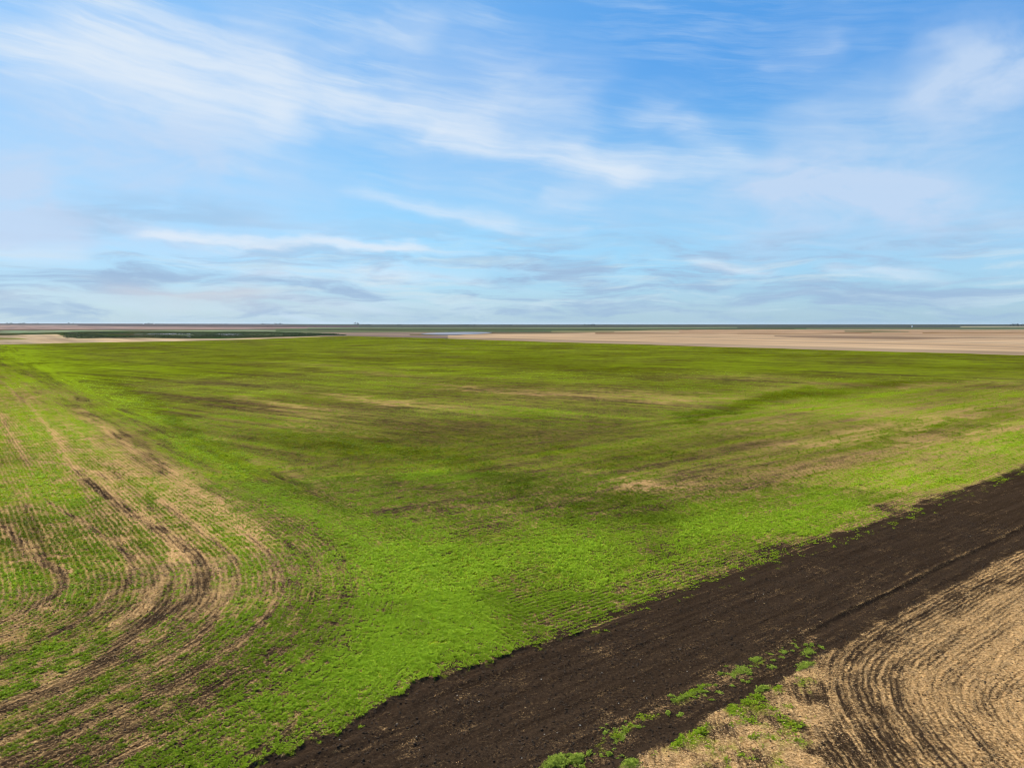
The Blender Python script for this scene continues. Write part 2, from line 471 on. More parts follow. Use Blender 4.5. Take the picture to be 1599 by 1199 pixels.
def paint(x, y):
    """what grows or lies at a ground point; everything in metres"""
    px, py = PX(x, y)
    r = np.hypot(x, y)
    out = {}
    big = fbm(x / 38, y / 38, 1, 4)
    med = fbm(x / 9, y / 9, 5, 4)
    sml = fbm(x / 2.2, y / 2.2, 9, 4)
    pa = x * S_DIR[0] + y * S_DIR[1]
    pb = x * R_DIR[0] + y * R_DIR[1]
    dC, sC, aC = pdist(x, y, SPINE_C, 3)
    dU, sU, aU = pdist(x, y, UP_EDGE, 1)
    off = dU * sU                                               # metres from the strip into the crop
    zw = (fbm(x / 6, y / 6, 57, 2) - .5) * 2.5
    zL = (pa + zw < LEFT_HEAD)
    head = ((off + zw < STRIP_HEAD) & ~zL).astype(float)
    pi_, pj_ = x * I_ACR[0] + y * I_ACR[1], x * I_DIR[0] + y * I_DIR[1]
    cz = (dC * -sC > -9) & (py > 560) & (px < 700)               # rows that follow the turn in the corner
    ua = np.where(cz, dC * -sC, np.where(zL, pa, np.where(head > .5, pb, pi_)))
    va = np.where(cz, aC, np.where(zL, pb, np.where(head > .5, pa, pj_)))
    s1 = fbm(ua / .55, va / 9, 16, 3)
    s2 = fbm(ua / 1.6, va / 34, 17, 4)
    s3 = fbm(ua / 5.5, va / 90, 18, 4)
    stA = fbm(pa / 1.6, pb / 60, 13, 3)      # drawn out along the rows
    stA2 = fbm(pa / 7.0, pb / 160, 14, 3)
    stB = fbm(pb / 1.2, pa / 40, 15, 3)      # drawn out along the strip
    eU = dU * -sU + (fbm(x / .9, y / .9, 21, 3) - .5) * .80 + (fbm(x / .22, y / .22, 22, 2) - .5) * .22      # + inside the strip
    dL, sL, aL = pdist(x, y, LOW_EDGE, 1)
    eL = dL * sL + (fbm(x / .8, y / .8, 23, 3) - .5) * .6 + (fbm(x / .2, y / .2, 24, 2) - .5) * .25          # + on the strip side
    dD, sD, aD = pdist(x, y, SPINE_D, 3)
    near = r < 400
    edge_y = np.interp(px, CROP_EDGE_X, CROP_EDGE_Y)
    jitter = (fbm(x / 14, y / 14, 31, 3) - .5) * 1.2
    in_crop = np.where(py < 90000, sstep(py - edge_y + jitter * .5, -.35, .35), 1.0)
    inC = np.where(near | (sC < 0), sC < 0, False)
    insideC = sstep(dC * -sC + (med - .5) * 1.5, -1.2, 1.2)
    # ---- crop
    far = sstep(py, 640, 560)
    cov = 0.56 + .20 * far + .14 * insideC - .10 * insideC + insideC * (sml - .5) * .5 + insideC * (fbm(x / .5, y / .5, 58, 2) - .5) * .4 + (big - .5) * .28 + (med - .5) * .26 + ((s1 - .5) * (.30 + .22 * head) + (s2 - .5) * .36 + (s3 - .5) * .34) * (1 - .1 * insideC)
    straw = 0.48 - .05 * far + .20 * insideC + .26 * sstep(px, 900, 1400) * sstep(py, 585, 630) + (med - .5) * .5 + (s2 - .5) * .50 + (s1 - .5) * .6 + (s3 - .5) * .3
    hue = 0.36 - .05 * far + (fbm(x / 26, y / 26, 41, 4) - .5) * .60 + (med - .5) * .40 + (s2 - .5) * .55 + (s3 - .5) * .4
    wv = (fbm(x / 5, y / 5, 51, 3) - .5)
    fs = np.clip((py - 506) / 300, .02, 1.0)
    bx = px + wv * 90 * fs + (fbm(x / 20, y / 20, 52, 3) - .5) * 60 * fs
    by = py + (fbm(x / 4, y / 4, 53, 3) - .5) * 46 * fs
    wS = .70 * sstep(py, 760, 640)
    rgd = np.clip(.15 + 2.9 * ((s1 + s2) * .5 - .23), .15, 1.6) * wS + np.clip(3.0 * (.6 * sml + .4 * med - .20), 0, 1.6) * (1 - wS)
    for (cx, cy, rx, ry, rot, dc, ds, dh) in BLOBS:
        c, s = math.cos(math.radians(rot)), math.sin(math.radians(rot))
        qx, qy = bx - cx, by - cy
        a, b = (qx * c + qy * s) / rx, (-qx * s + qy * c) / ry
        g = np.exp(-np.minimum((a * a + b * b) ** 1.1, 40)) * rgd
        cov += dc * (.60 if dc > 0 else (.28 if ds > .3 else .27)) * g
        straw += ds * (.55 if ds > 0 or dc > 0 else .7) * g
        hue += dh * (1.0 if dh > 0 else .55) * g
    fl_ = np.where((insideC > .5) & (py < 850), .46, .38) + (s1 - .5) * .3
    straw = np.where(straw < fl_, fl_ + (straw - fl_) * .25, straw)
    for poly, w, a, st in TRACKS:
        d, _, _ = pdist(x, y, poly, 2)
        d = np.abs(d + (sml - .5) * .35)
        g = np.exp(-np.minimum((d / (w * 1.0)) ** 2, 40)) * a * np.clip(sml * 2.4 - .35, 0, 1.3) * (.6 + .9 * med)
        cov -= .66 * g
        straw += (st * .85 - straw) * np.clip(g * 1.2, 0, 1)
        hue -= .1 * g
    for poly, w, a in STRAW_BANDS:
        d, _, _ = pdist(x, y, poly, 2)
        g = np.exp(-np.minimum((d / w) ** 2, 40)) * a * np.clip(.2 + 2.2 * (s1 - .2) * (.4 + 1.2 * sml), 0, 1.5)
        cov -= .34 * g
        straw += .40 * g
    # thinner growth right at the torn edge of the strip further right
    rag = sstep(eU, -2.2, -.1) * (.22 + .78 * sstep(px, 880, 1120))
    cov -= rag * (.62 + 1.3 * (stB - .5) + 1.3 * (sml - .5) + .9 * (fbm(x / .5, y / .5, 59, 2) - .5))
    straw -= rag * .95
    psh = (fbm(x / 6, y / 6, 55, 2) - .5) * .16 + (fbm(x / .4, y / .4, 56, 2) - .5) * .14
    rowamp = .16 + .08 * insideC * (.2 + 1.6 * med) + .08 * head
    rowamp = rowamp * (1 - .9 * sstep(cov, .85, 1.05) * (1 - insideC))
    phi = psh + ua
    psi = va
    # ---- soil strip
    strip = sstep(eU, -.05, .10) * sstep(eL, -.12, .16)
    rev = (sL < 0) & (sU < 0)                                    # beyond the strip: stubble corner
    stub = sstep(-eL, -.16, .12) * (sU < 0)
    soil = strip
    bare_ = np.clip(strip + stub, 0, 1)
    cov = cov * (1 - bare_) - .5 * bare_
    rim = strip * np.exp(-np.maximum(eL, 0) / .5) * sstep(px, 1330, 1180)
    dW, sW, aW = pdist(x, y, WEED_LINE, 1)
    weed = strip * np.exp(-(dW / .42) ** 2) * sstep(fbm(x / .7, y / .7, 61, 3), .46, .66)
    dR, sR, aR = pdist(x, y, RIDGE, 1)
    rid = strip * np.exp(-((dR) / .075) ** 2) * (.5 + .9 * sml) * sstep(px, 1170, 1330)
    straw = straw * (1 - strip) + strip * (.04 + .16 * np.exp(-(dW / .8) ** 2) + .10 * sstep(fbm(x / 1.7, y / 1.7, 62, 3), .5, .75))
    straw += rid * .32
    # stubble corner
    grassy = stub * sstep(px, 1330, 1220) * sstep(fbm(x / .9, y / .9, 63, 4), .36, .62)
    edgy = stub * np.exp(-np.maximum(-eL, 0) / .55) * sstep(px, 1340, 1240)
    sD_in = dD
    st2 = .30 + .52 * sstep(sD_in, -.2, 7.0) + (fbm(sD_in / .30, aD / 5.0, 64, 3) - .5) * .60 + (sml - .5) * .45 + (med - .5) * .5
    left = sstep(px, 1330, 1250)
    st2 = st2 * (1 - left) + left * (.62 + (fbm(x / 1.1, y / 1.1, 65, 4) - .5) * 1.3)
    straw = straw * (1 - stub) + stub * st2
    cov = cov + stub * left * (.30 + .9 * (fbm(x / .35, y / .35, 66, 3) - .5)) + grassy * .52 + edgy * .68 * (.25 + sml) + weed * .95 + strip * np.exp(-np.maximum(eU, 0) / .45) * 1.25 * sstep(fbm(x / .30, y / .30, 67, 2), .50, .72)
    hue = hue * (1 - np.clip(stub + strip, 0, 1)) + np.clip(stub + strip, 0, 1) * .62
    rowamp = np.where(stub > .5, .34 * (1 - left), np.where(strip > .5, .0, rowamp))
    phi = np.where(stub > .5, sD_in * 1.35 + psh * 1.3, np.where(strip > .5, pb, phi))
    psi = np.where(stub > .5, aD, np.where(strip > .5, pa, psi))
    rowamp = rowamp * sstep(r, 190, 90)
    # ---- height
    fine = sstep(r, 75, 45)
    z = (fbm(x / 60, y / 60, 71, 3) - .5) * .5 * sstep(r, 20, 160)
    z = z + fine * (fbm(x / .26, y / .26, 72, 4) - .5) * (.045 - .018 * strip + .06 * stub)
    z = z + fine * strip * (vnoise(x / .11, y / .11, 73) - .5) * .045
    z = z - strip * np.exp(-((eU - .32) / .26) ** 2) * .09 * sstep(px, 1150, 800)      # furrow along the crop
    z = z + strip * np.exp(-((eU - .85) / .22) ** 2) * .06 * sstep(px, 1150, 800)
    z = z + rid * .09 - strip * np.exp(-((dR - .35) / .22) ** 2) * .08 * (sR < 0) * sstep(px, 1170, 1330)
    z = z + strip * fine * .005 * np.cos(pb * 2 * math.pi / .62 + 2 * med)
    for off, dep in ((2.35, .05), (3.15, .05), (1.4, .03), (1.9, .02), (2.7, .02), (3.7, .03), (4.2, .03)):
        z = z - strip * np.exp(-((eU - off) / .12) ** 2) * dep * .45 * (.4 + 1.2 * stB)
    z = z + fine * rowamp * (1 - strip) * .035 * np.cos(phi * 2 * math.pi / .32)
    out.update(cov=np.clip(cov, -.6, 1.3), straw=np.clip(straw, -.2, 1.2), hue=np.where(hue > .55, .55 + .5 * np.tanh((hue - .55) / .6), np.clip(hue, 0, 1)), phi=phi, psi=psi, rowamp=rowamp,
               soil=np.clip(soil, 0, 1), z=z, in_crop=in_crop, strip=strip, stub=stub, px=px, py=py, r=r, insideC=insideC, sU=sU, sL=sL, eU=eU, eL=eL,
               left=left, dW=dW, head=head, zL=zL, cz=cz)
    return out


def row_phi(x, y, p):
    dC, sC, _ = pdist(x, y, SPINE_C, 3)
    dD, _, _ = pdist(x, y, SPINE_D, 3)
    pa = x * S_DIR[0] + y * S_DIR[1]
    pb = x * R_DIR[0] + y * R_DIR[1]
    psh = (fbm(x / 6, y / 6, 55, 2) - .5) * .16 + (fbm(x / .4, y / .4, 56, 2) - .5) * .14
    f = psh + np.where(p['cz'], dC * -sC, np.where(p['zL'], pa, np.where(p['head'] > .5, pb, x * I_ACR[0] + y * I_ACR[1])))
    return np.where(p['stub'] > .5, dD * 1.35 + psh * 1.3, np.where(p['strip'] > .5, pb, f))


# base colours (albedo) from what the sunlit surface shows
KA = 1.0 / 2.25


def alb(r, g, b, k=1.0):
    return lin(r, g, b, KA * k)


def far_land(x, y, px, py):
    """colours of the open land beyond the crop (fields, slough margins), r g b arrays"""
    n1 = fbm(x / 160, y / 90, 81, 4) - .5
    n2 = fbm(x / 45, y / 30, 82, 4) - .5
    jy = py + n1 * np.clip((py - 506) * .10, 0, 2.0) + n2 * np.clip((py - 506) * .06, 0, 1.2)
    base = np.array(alb(78, 94, 80))
    c = np.tile(base, (len(x), 1))

    def band(xs, top, bot, colr, w=.3, k=1.0):
        nonlocal c
        t, b = np.interp(px, xs, top), np.interp(px, xs, bot)
        m = (sstep(jy, t - w, t + w) * sstep(jy, b + w, b - w) * k)[:, None]
        m = m * ((px >= xs[0]) & (px <= xs[-1]))[:, None]
        c = c * (1 - m) + np.array(alb(*colr)) * m

    A = [-900, 2500]
    band(A, [500, 500], [508.0, 508.0], (64, 84, 92))
    band([-900, 0, 430, 600], [508, 508, 507.8, 508], [509, 509, 509, 508], (112, 112, 112))
    band([440, 600, 2500], [507.6, 508.0, 508], [511.4, 511.6, 511.4], (70, 86, 74))
    band([-900, 0, 300, 420, 530], [508.9, 508.9, 509.3, 510.5, 511.6], [514.6, 514.8, 514.4, 513.6, 512.4], (172, 148, 140))
    band([120, 420, 560], [508.4, 508.4, 509], [509.4, 510.9, 511.2], (92, 84, 86))
    band(A, [514.6, 514.6], [516, 515.6], (92, 82, 66), .25, .8)
    band([-900, 0, 560, 700], [515.9, 515.9, 515.2, 515], [520, 520, 517.8, 517], (142, 160, 124))
    band([430, 620, 1000, 1599, 2500], [513, 512.8, 512.5, 511.6, 511.6], [517.8, 518, 517, 514, 513.6], (84, 110, 74))
    band([480, 640, 800, 1000, 1150], [511.7, 511.9, 511.9, 511.2, 510.9], [513, 513.1, 513, 513, 511.9], (136, 152, 118), .22)
    band([480, 900, 1010, 1240], [513.3, 513.4, 513.6, 512.9], [515.2, 515.5, 515.5, 514.6], (62, 84, 58), .25)
    band([1180, 1599, 2500], [508, 508.6, 508.6], [511.2, 511.4, 511.4], (62, 82, 78))
    band([1260, 1400, 1599, 2500], [511.8, 512.0, 512.2, 512], [515.6, 516.4, 517, 517], (106, 120, 90))
    band([1500, 1599, 2500], [509.8, 509.6, 509.6], [511.2, 510.9, 510.9], (178, 172, 142), .2)
    # slough with reeds
    band([-900, 0, 60, 110, 250, 420, 500, 540], [520.4, 520.4, 519.6, 518.4, 517.4, 517.6, 520, 522.6], [524, 523.6, 522.4, 529, 529, 527.4, 524.8, 524], (44, 74, 24), .35)
    band([210, 300, 380, 440], [520, 519.6, 520.4, 522], [523.4, 524.2, 525, 524], (86, 106, 84), .5, .8)
    band([110, 200, 480, 520], [518.0, 517, 518.6, 521], [520.4, 519, 519.6, 522.4], (40, 66, 28), .4, .8)
    band([380, 450, 520, 545], [521, 521.4, 522.2, 523], [523.2, 523.0, 523.4, 523.6], (128, 140, 96), .4, .6)
    # tan margins left of the slough
    band([-900, 0, 90, 120, 300, 440, 530], [523.6, 523.4, 522.6, 528.4, 528.4, 526.6, 524.0], [540, 540, 538, 536, 534, 530, 526], (212, 186, 150), .3)
    band([-900, 0, 30, 44], [526.5, 527, 528, 529.5], [531, 530.4, 530, 529.7], (136, 140, 56), .5, .9)
    band([90, 110, 170, 200], [526, 525.5, 525, 526], [527, 527, 526.4, 526.2], (172, 176, 120), .4, .9)
    # mud flat and slough centre
    band([500, 560, 760, 830], [518.6, 518.2, 518.6, 520], [526, 527, 528, 526], (156, 138, 124), .5)
    band([470, 520, 640, 700], [517, 517, 516.6, 516.8], [521, 519.5, 518.6, 518.4], (112, 124, 92), .5, .9)
    band([640, 655, 780, 800], [521.6, 521.8, 521.2, 520], [524.0, 524.4, 522.6, 521.4], (112, 104, 78), .3, .9)
    # stubble field on the right
    band([700, 770, 860, 940, 1040, 1200, 2500], [523.6, 521.4, 520.4, 516.6, 515.4, 514.4, 516.5], [529, 534, 536, 538, 541, 546, 620], (206, 176, 142), .3)
    band([760, 850, 930, 960], [518.4, 518.6, 517.8, 517.6], [521.2, 521.2, 519.6, 519], (120, 110, 84), .5, .9)
    band([860, 960, 1060], [517.0, 516.6, 516.0], [518.8, 518.2, 517], (156, 152, 108), .4, .7)
    band([930, 1010, 1100, 1300], [519.4, 519.8, 520.4, 522], [521.4, 521.4, 521.8, 522.6], (124, 100, 74), .4, .85)
    band([1060, 1200, 1480, 2500], [515.4, 514.8, 515.8, 517], [520.6, 521.6, 524, 527], (186, 152, 120), .4, .7)
    band([1440, 1520, 1620, 2500], [519, 519.2, 520.0, 521], [520.2, 520.4, 521, 521.7], (116, 90, 48), .25, .9)
    band([1210, 1280, 1400, 1480, 1620, 2500], [523.6, 523.4, 525, 527.2, 528, 531], [525.6, 528.4, 530.6, 529, 528.9, 532], (110, 90, 80), .7, .6)
    band([1320, 1370, 1420], [515.8, 516, 517], [518.6, 519.4, 518.5], (116, 118, 84), .6, .8)
    band([1150, 1250, 1360], [520.2, 520.6, 519], [521.2, 521.2, 520.2], (132, 100, 66), .3, .8)
    pa = x * S_DIR[0] + y * S_DIR[1]
    pb = x * R_DIR[0] + y * R_DIR[1]
    st = fbm(pa / 22, pb / 700, 83, 4) - .5
    pt_ = fbm(x / 70, y / 40, 84, 4) - .5
    c = c * (1 + 1.0 * st + .55 * pt_)[:, None] * np.stack([1 + .18 * st, 1 + 0 * st, 1 - .25 * st], -1)
    return np.clip(c, .005, .8), n1, n2


def terrain(x, y):
    """the far prairie rises a little, more so on the left"""
    r = np.hypot(x, y)
    az_ = np.arctan2(x, np.maximum(y, 1e-6))
    rise = np.interp(az_, [-1.6, -.62, -.35, -.15, 0.0, .25, .55, 1.6], [24, 24, 19, 9, 5, 7, 10, 12])
    return sstep(r, 4000, 12000) * rise


# ------------------------------------------------------------------ ground sheet
def rings(r0, r1, ratio):
    n = max(2, int(math.log(r1 / r0) / ratio))
    return list(np.exp(np.linspace(math.log(r0), math.log(r1), n + 1))[:-1])


R = [1.0, 3, 6, 9, 12, 15] + rings(17, 62, .0032) + rings(62, 1500, .0060) + rings(1500, 34000, .014) + [34000.0]
R = np.array(R)
half = math.radians(40)
TH = list(np.linspace(-half, half, 680))
TH = np.concatenate([np.radians(np.arange(-180, -40, 2.0)), TH, np.radians(np.arange(42, 180.1, 2.0))])
RR, TT = np.meshgrid(R, TH, indexing='ij')
X, Y = (RR * np.sin(TT)).ravel(), (RR * np.cos(TT)).ravel()
pt = paint(X, Y)
Z = pt['z'] + terrain(X, Y)
nr, nth = RR.shape
idx = np.arange(nr * nth).reshape(nr, nth)
quads = np.stack([idx[:-1, :-1], idx[1:, :-1], idx[1:, 1:], idx[:-1, 1:]], -1).reshape(-1, 4)[:, ::-1]
fc, fn1, fn2 = far_land(X, Y, pt['px'], pt['py'])
farw = 1 - pt['in_crop']
cls_v = np.where((pt['py'] < 90000) & (pt['in_crop'] < .5), 3, np.where(pt['strip'] > .5, 1, np.where((pt['sU'] < 0), 2, 0)))
cls_v = np.where((pt['py'] > 90000) | (np.abs(np.arctan2(X, Y)) > 1.2), np.where(pt['strip'] > .5, 1, 3), cls_v)
cls_f = cls_v[quads[:, 0]]


def mesh_from(name, co, faces, mat, attrs=None, smooth=True, colors=None, k=4):
    me = bpy.data.meshes.new(name)
    me.vertices.add(len(co))
    me.vertices.foreach_set("co", np.ascontiguousarray(co, dtype=np.float32).ravel())
    nf = len(faces)
    me.loops.add(nf * k)
    me.loops.foreach_set("vertex_index", np.ascontiguousarray(faces, dtype=np.int32).ravel())
    me.polygons.add(nf)
    me.polygons.foreach_set("loop_start", np.arange(0, nf * k, k, dtype=np.int32))
    me.polygons.foreach_set("use_smooth", np.full(nf, smooth, dtype=bool))
    for nme, arr in (attrs or {}).items():
        at = me.attributes.new(nme, 'FLOAT', 'POINT')
        at.data.foreach_set("value", np.ascontiguousarray(arr, dtype=np.float32))
    for nme, arr in (colors or {}).items():
        at = me.attributes.new(nme, 'FLOAT_COLOR', 'POINT')
        rgba = np.ones((len(arr), 4), dtype=np.float32)
        rgba[:, :3] = arr
        at.data.foreach_set("color", rgba.ravel())
    me.update(calc_edges=True)
    me.validate(verbose=False)
    me.materials.append(mat)
    ob = bpy.data.objects.new(name, me)
    COL.objects.link(ob)
    return ob


def new_mat(name):
    m = bpy.data.materials.new(name)
    m.use_nodes = True
    m.node_tree.nodes.clear()
    b = NB(m.node_tree)
    bs = b.n('ShaderNodeBsdfPrincipled')
    out = b.n('ShaderNodeOutputMaterial')
    m.node_tree.links.new(bs.outputs[0], out.inputs['Surface'])
    return m, b, bs, out


GREEN_LO, GREEN_HI = alb(86, 88, 4), alb(150, 172, 30)
SOIL_LO, SOIL_HI = alb(40, 30, 22), alb(80, 64, 50)
STRAW_LO, STRAW_HI = alb(164, 120, 72), alb(250, 204, 142, 1.2)

mat_ground, b, bs, _ = new_mat("field ground")
bs.inputs['Roughness'].default_value = 1.0
bs.inputs['Specular IOR Level'].default_value = 0.0
geo = b.n('ShaderNodeNewGeometry')
pos = geo.outputs['Position']
cov, strw, hue = b.attr('cov'), b.attr('straw'), b.attr('hue')
phi, psi, ramp = b.attr('phi'), b.attr('psi'), b.attr('rowamp')
soil, fw = b.attr('soil'), b.attr('farw')
fine = b.noise(pos, 9.0, 5.0, 0.65)
mid = b.noise(pos, 1.6, 4.0, 0.6)
wide = b.noise(pos, 0.35, 4.0, 0.65)
rowfar = b.noise(b.comb(b.mul(phi, 0.42), b.mul(psi, 0.012), 2.0), 1.0, 5.0, 0.68)
farm = b.ss(b.m('ABSOLUTE', psi), 40.0, 110.0)
rowst = b.noise(b.comb(b.mul(phi, 1.3), b.mul(psi, 0.05), 0.0), 1.0, 4.0, 0.65)
gran = b.noise(pos, 32.0, 3.0, 0.6)
stre = b.noise(b.comb(b.mul(phi, 5.5), b.mul(psi, 0.35), 0.0), 1.0, 4.0, 0.6)
row = b.m('COSINE', b.mul(phi, 2 * math.pi / 0.32))
rowv = b.mul(b.mul(row, ramp), b.ss(mid, 0.25, 0.75, 0.15, 0.65))
fluct = b.add(b.mul(b.sub(fine, 0.5), 1.3), b.add(b.mul(b.sub(stre, 0.5), 1.3), b.mul(b.sub(mid, 0.5), 1.15)))
fluct = b.add(fluct, b.add(b.mul(b.sub(wide, 0.5), 0.75), b.add(b.mul(b.sub(rowst, 0.5), 1.1), b.mul(b.mul(b.sub(rowfar, 0.5), 0.8), farm))))
cc = b.ss(b.add(b.add(cov, rowv), b.mul(fluct, 0.75)), 0.06, 0.94)
sfl = b.add(b.mul(b.sub(gran, 0.5), 1.4), b.add(b.mul(b.sub(stre, 0.5), 1.2), b.add(b.mul(b.sub(fine, 0.5), 0.9), b.add(b.mul(b.sub(mid, 0.5), 0.8), b.mul(b.sub(wide, 0.5), 0.6)))))
sc = b.ss(b.add(b.add(strw, b.mul(sfl, 0.8)), b.mul(rowv, -0.8)), 0.16, 0.94)
soilc = b.mix(b.ss(b.add(b.add(b.mul(gran, 0.45), b.mul(fine, 0.35)), b.mul(b.noise(b.comb(b.mul(phi, 2.6), b.mul(psi, 0.10), 5.0), 1.0, 4.0, 0.65), 0.35)), 0.40, 0.74), SOIL_LO, SOIL_HI)
strawc = b.mix(b.ss(fine, 0.3, 0.7), STRAW_LO, STRAW_HI)
greenc = b.mix(b.add(b.add(hue, b.mul(b.sub(wide, 0.5), 0.6)), b.add(b.mul(b.sub(stre, 0.5), 0.5), b.add(b.mul(b.sub(rowst, 0.5), 0.7), b.mul(b.mul(b.sub(rowfar, 0.5), 0.9), farm)))), GREEN_LO, GREEN_HI)
base = b.mix(sc, soilc, strawc)
base = b.mix(cc, base, greenc)
# open land beyond
farc = b.attr('farcol', True)
fstr = b.noise(b.comb(b.mul(phi, 0.034), b.mul(psi, 0.0022), 0.0), 1.0, 5.0, 0.68)
farc = b.mix(b.ss(fstr, 0.36, 0.62, 0.0, 0.62), farc, b.mix(0.5, farc, alb(126, 92, 76)))
base = b.mix(fw, base, farc)
b.nt.links.new(base, bs.inputs['Base Color'])
bump = b.n('ShaderNodeBump')
bump.inputs['Strength'].default_value = 0.55
bump.inputs['Distance'].default_value = 0.05
b.put(bump.inputs['Height'], b.add(b.mul(gran, 0.5), b.mul(fine, 1.0)))
b.nt.links.new(bump.outputs[0], bs.inputs['Normal'])

AT = {k: pt[k] for k in ('cov', 'straw', 'hue', 'phi', 'psi', 'rowamp', 'soil')}
# keep row coordinates continuous on the open land
AT['phi'] = np.where(farw > .5, X * S_DIR[0] + Y * S_DIR[1], AT['phi'])
AT['psi'] = np.where(farw > .5, X * R_DIR[0] + Y * R_DIR[1], AT['psi'])
AT['farw'] = farw
# between the standing seedlings the soil itself shows
near_ = sstep(pt['r'], 80, 42) * (1 - np.clip(pt['strip'] + pt['stub'], 0, 1))
AT['cov'] = AT['cov'] - (.38 - .24 * pt['insideC']) * near_
AT['hue'] = AT['hue'] * (1 - .25 * near_)
co_all = np.stack([X, Y, Z], -1)
for ci, nm in enumerate(("crop_field", "soil_strip", "stubble_field", "plain")):
    f = quads[cls_f == ci]
    if not len(f):
        continue
    u, inv = np.unique(f, return_inverse=True)
    ob = mesh_from(nm, co_all[u], inv.reshape(-1, 4), mat_ground, {k: v[u] for k, v in AT.items()}, True, {'farcol': fc[u]})
    ob['kind'] = 'structure'


def zg(x, y):
    x, y = np.atleast_1d(np.asarray(x, float)), np.atleast_1d(np.asarray(y, float))
    return paint(x, y)['z'] + terrain(x, y)


# ------------------------------------------------------------------ leaves
def leaf_mat(name, lo, hi, transl=0.35):
    m, b, bs, out = new_mat(name)
    t = b.attr('tint')
    n = b.noise(b.n('ShaderNodeNewGeometry').outputs['Position'], 3.0, 2.0)
    c = b.mix(b.add(t, b.mul(b.sub(n, .5), .3)), lo, hi)
    b.nt.links.new(c, bs.inputs['Base Color'])
    bs.inputs['Roughness'].default_value = 0.6
    bs.inputs['Specular IOR Level'].default_value = 0.05
    tr = b.n('ShaderNodeBsdfTranslucent')
    b.nt.links.new(c, tr.inputs['Color'])
    mx = b.n('ShaderNodeMixShader')
    mx.inputs[0].default_value = transl
    b.nt.links.new(bs.outputs[0], mx.inputs[1])
    b.nt.links.new(tr.outputs[0], mx.inputs[2])
    b.nt.links.new(mx.outputs[0], out.inputs['Surface'])
    return m


def plain_mat(name, lo, hi, rough=0.9, scale=6.0):
    m, b, bs, out = new_mat(name)
    n = b.noise(b.n('ShaderNodeNewGeometry').outputs['Position'], scale, 4.0)
    b.nt.links.new(b.mix(b.ss(n, .3, .7), lo, hi), bs.inputs['Base Color'])
    bs.inputs['Roughness'].default_value = rough
    bs.inputs['Specular IOR Level'].default_value = 0.15
    return m


mat_leaf = leaf_mat("crop leaf", alb(100, 110, 10, 1.15), alb(200, 234, 56, 1.25), .42)
mat_weed = leaf_mat("weed leaf", alb(126, 150, 34, 1.1), alb(214, 234, 96, 1.15))


def leaves(px_, py_, pz_, size, nleaf, spread, tall, seed):
    """nleaf bent leaf blades per plant, as one vertex and face array"""
    g = np.random.default_rng(seed)
    n = len(px_)
    N = n * nleaf
    cx = np.repeat(px_, nleaf)
    cy = np.repeat(py_, nleaf)
    cz = np.repeat(pz_, nleaf)
    sz = np.repeat(size, nleaf) * g.uniform(.6, 1.25, N)
    az_ = g.uniform(0, 2 * math.pi, N)
    tilt = g.uniform(.15, 1.1, N)
    root = np.repeat(size, nleaf) * spread * np.sqrt(g.uniform(0, 1, N))
    ra = g.uniform(0, 2 * math.pi, N)
    bx, by = cx + root * np.cos(ra), cy + root * np.sin(ra)
    bz = cz + np.repeat(size, nleaf) * tall * g.uniform(0, 1, N)
    ux, uy, uz = np.cos(az_) * np.cos(tilt), np.sin(az_) * np.cos(tilt), np.sin(tilt)
    wx, wy = -np.sin(az_), np.cos(az_)
    L, Wd = sz, sz * g.uniform(.22, .40, N)
    v = np.empty((N, 4, 3), dtype=np.float32)
    v[:, 0] = np.stack([bx, by, bz], -1)
    m = np.stack([bx + ux * L * .55, by + uy * L * .55, bz + uz * L * .55], -1)
    w = np.stack([wx * Wd, wy * Wd, g.uniform(-.3, .3, N) * Wd], -1)
    v[:, 1] = m + w
    v[:, 3] = m - w
    v[:, 2] = np.stack([bx + ux * L, by + uy * L, bz + uz * L * .75], -1)
    f = np.arange(N * 4).reshape(N, 4)
    return v.reshape(-1, 3), f, np.repeat(g.uniform(0, 1, N), 4), nleaf * 4


def sample_wedge(n, r0, r1, seed, half_deg=41):
    g = np.random.default_rng(seed)
    r = np.sqrt(g.uniform(r0 * r0, r1 * r1, n))
    t = g.uniform(-math.radians(half_deg), math.radians(half_deg), n)
    return r * np.sin(t), r * np.cos(t), g


def to_rows(x, y, p, spacing=.32, pull=.75):
    """shift points towards the nearest seed row"""
    e = .05
    f0 = row_phi(x, y, p)
    gx = (row_phi(x + e, y, p) - f0) / e
    gy = (row_phi(x, y + e, p) - f0) / e
    ok = (np.hypot(gx, gy) < 1.6)
    off = (p['phi'] / spacing - np.round(p['phi'] / spacing)) * spacing
    k = pull * ok * np.clip(p['rowamp'] * 2.6 - .12, 0, 1)
    return x - gx * off * k, y - gy * off * k


V, FA, T = [], [], []
base_i = 0


def push(v, f, t):
    global base_i
    V.append(v); FA.append(f + base_i); T.append(t)
    base_i += len(v)


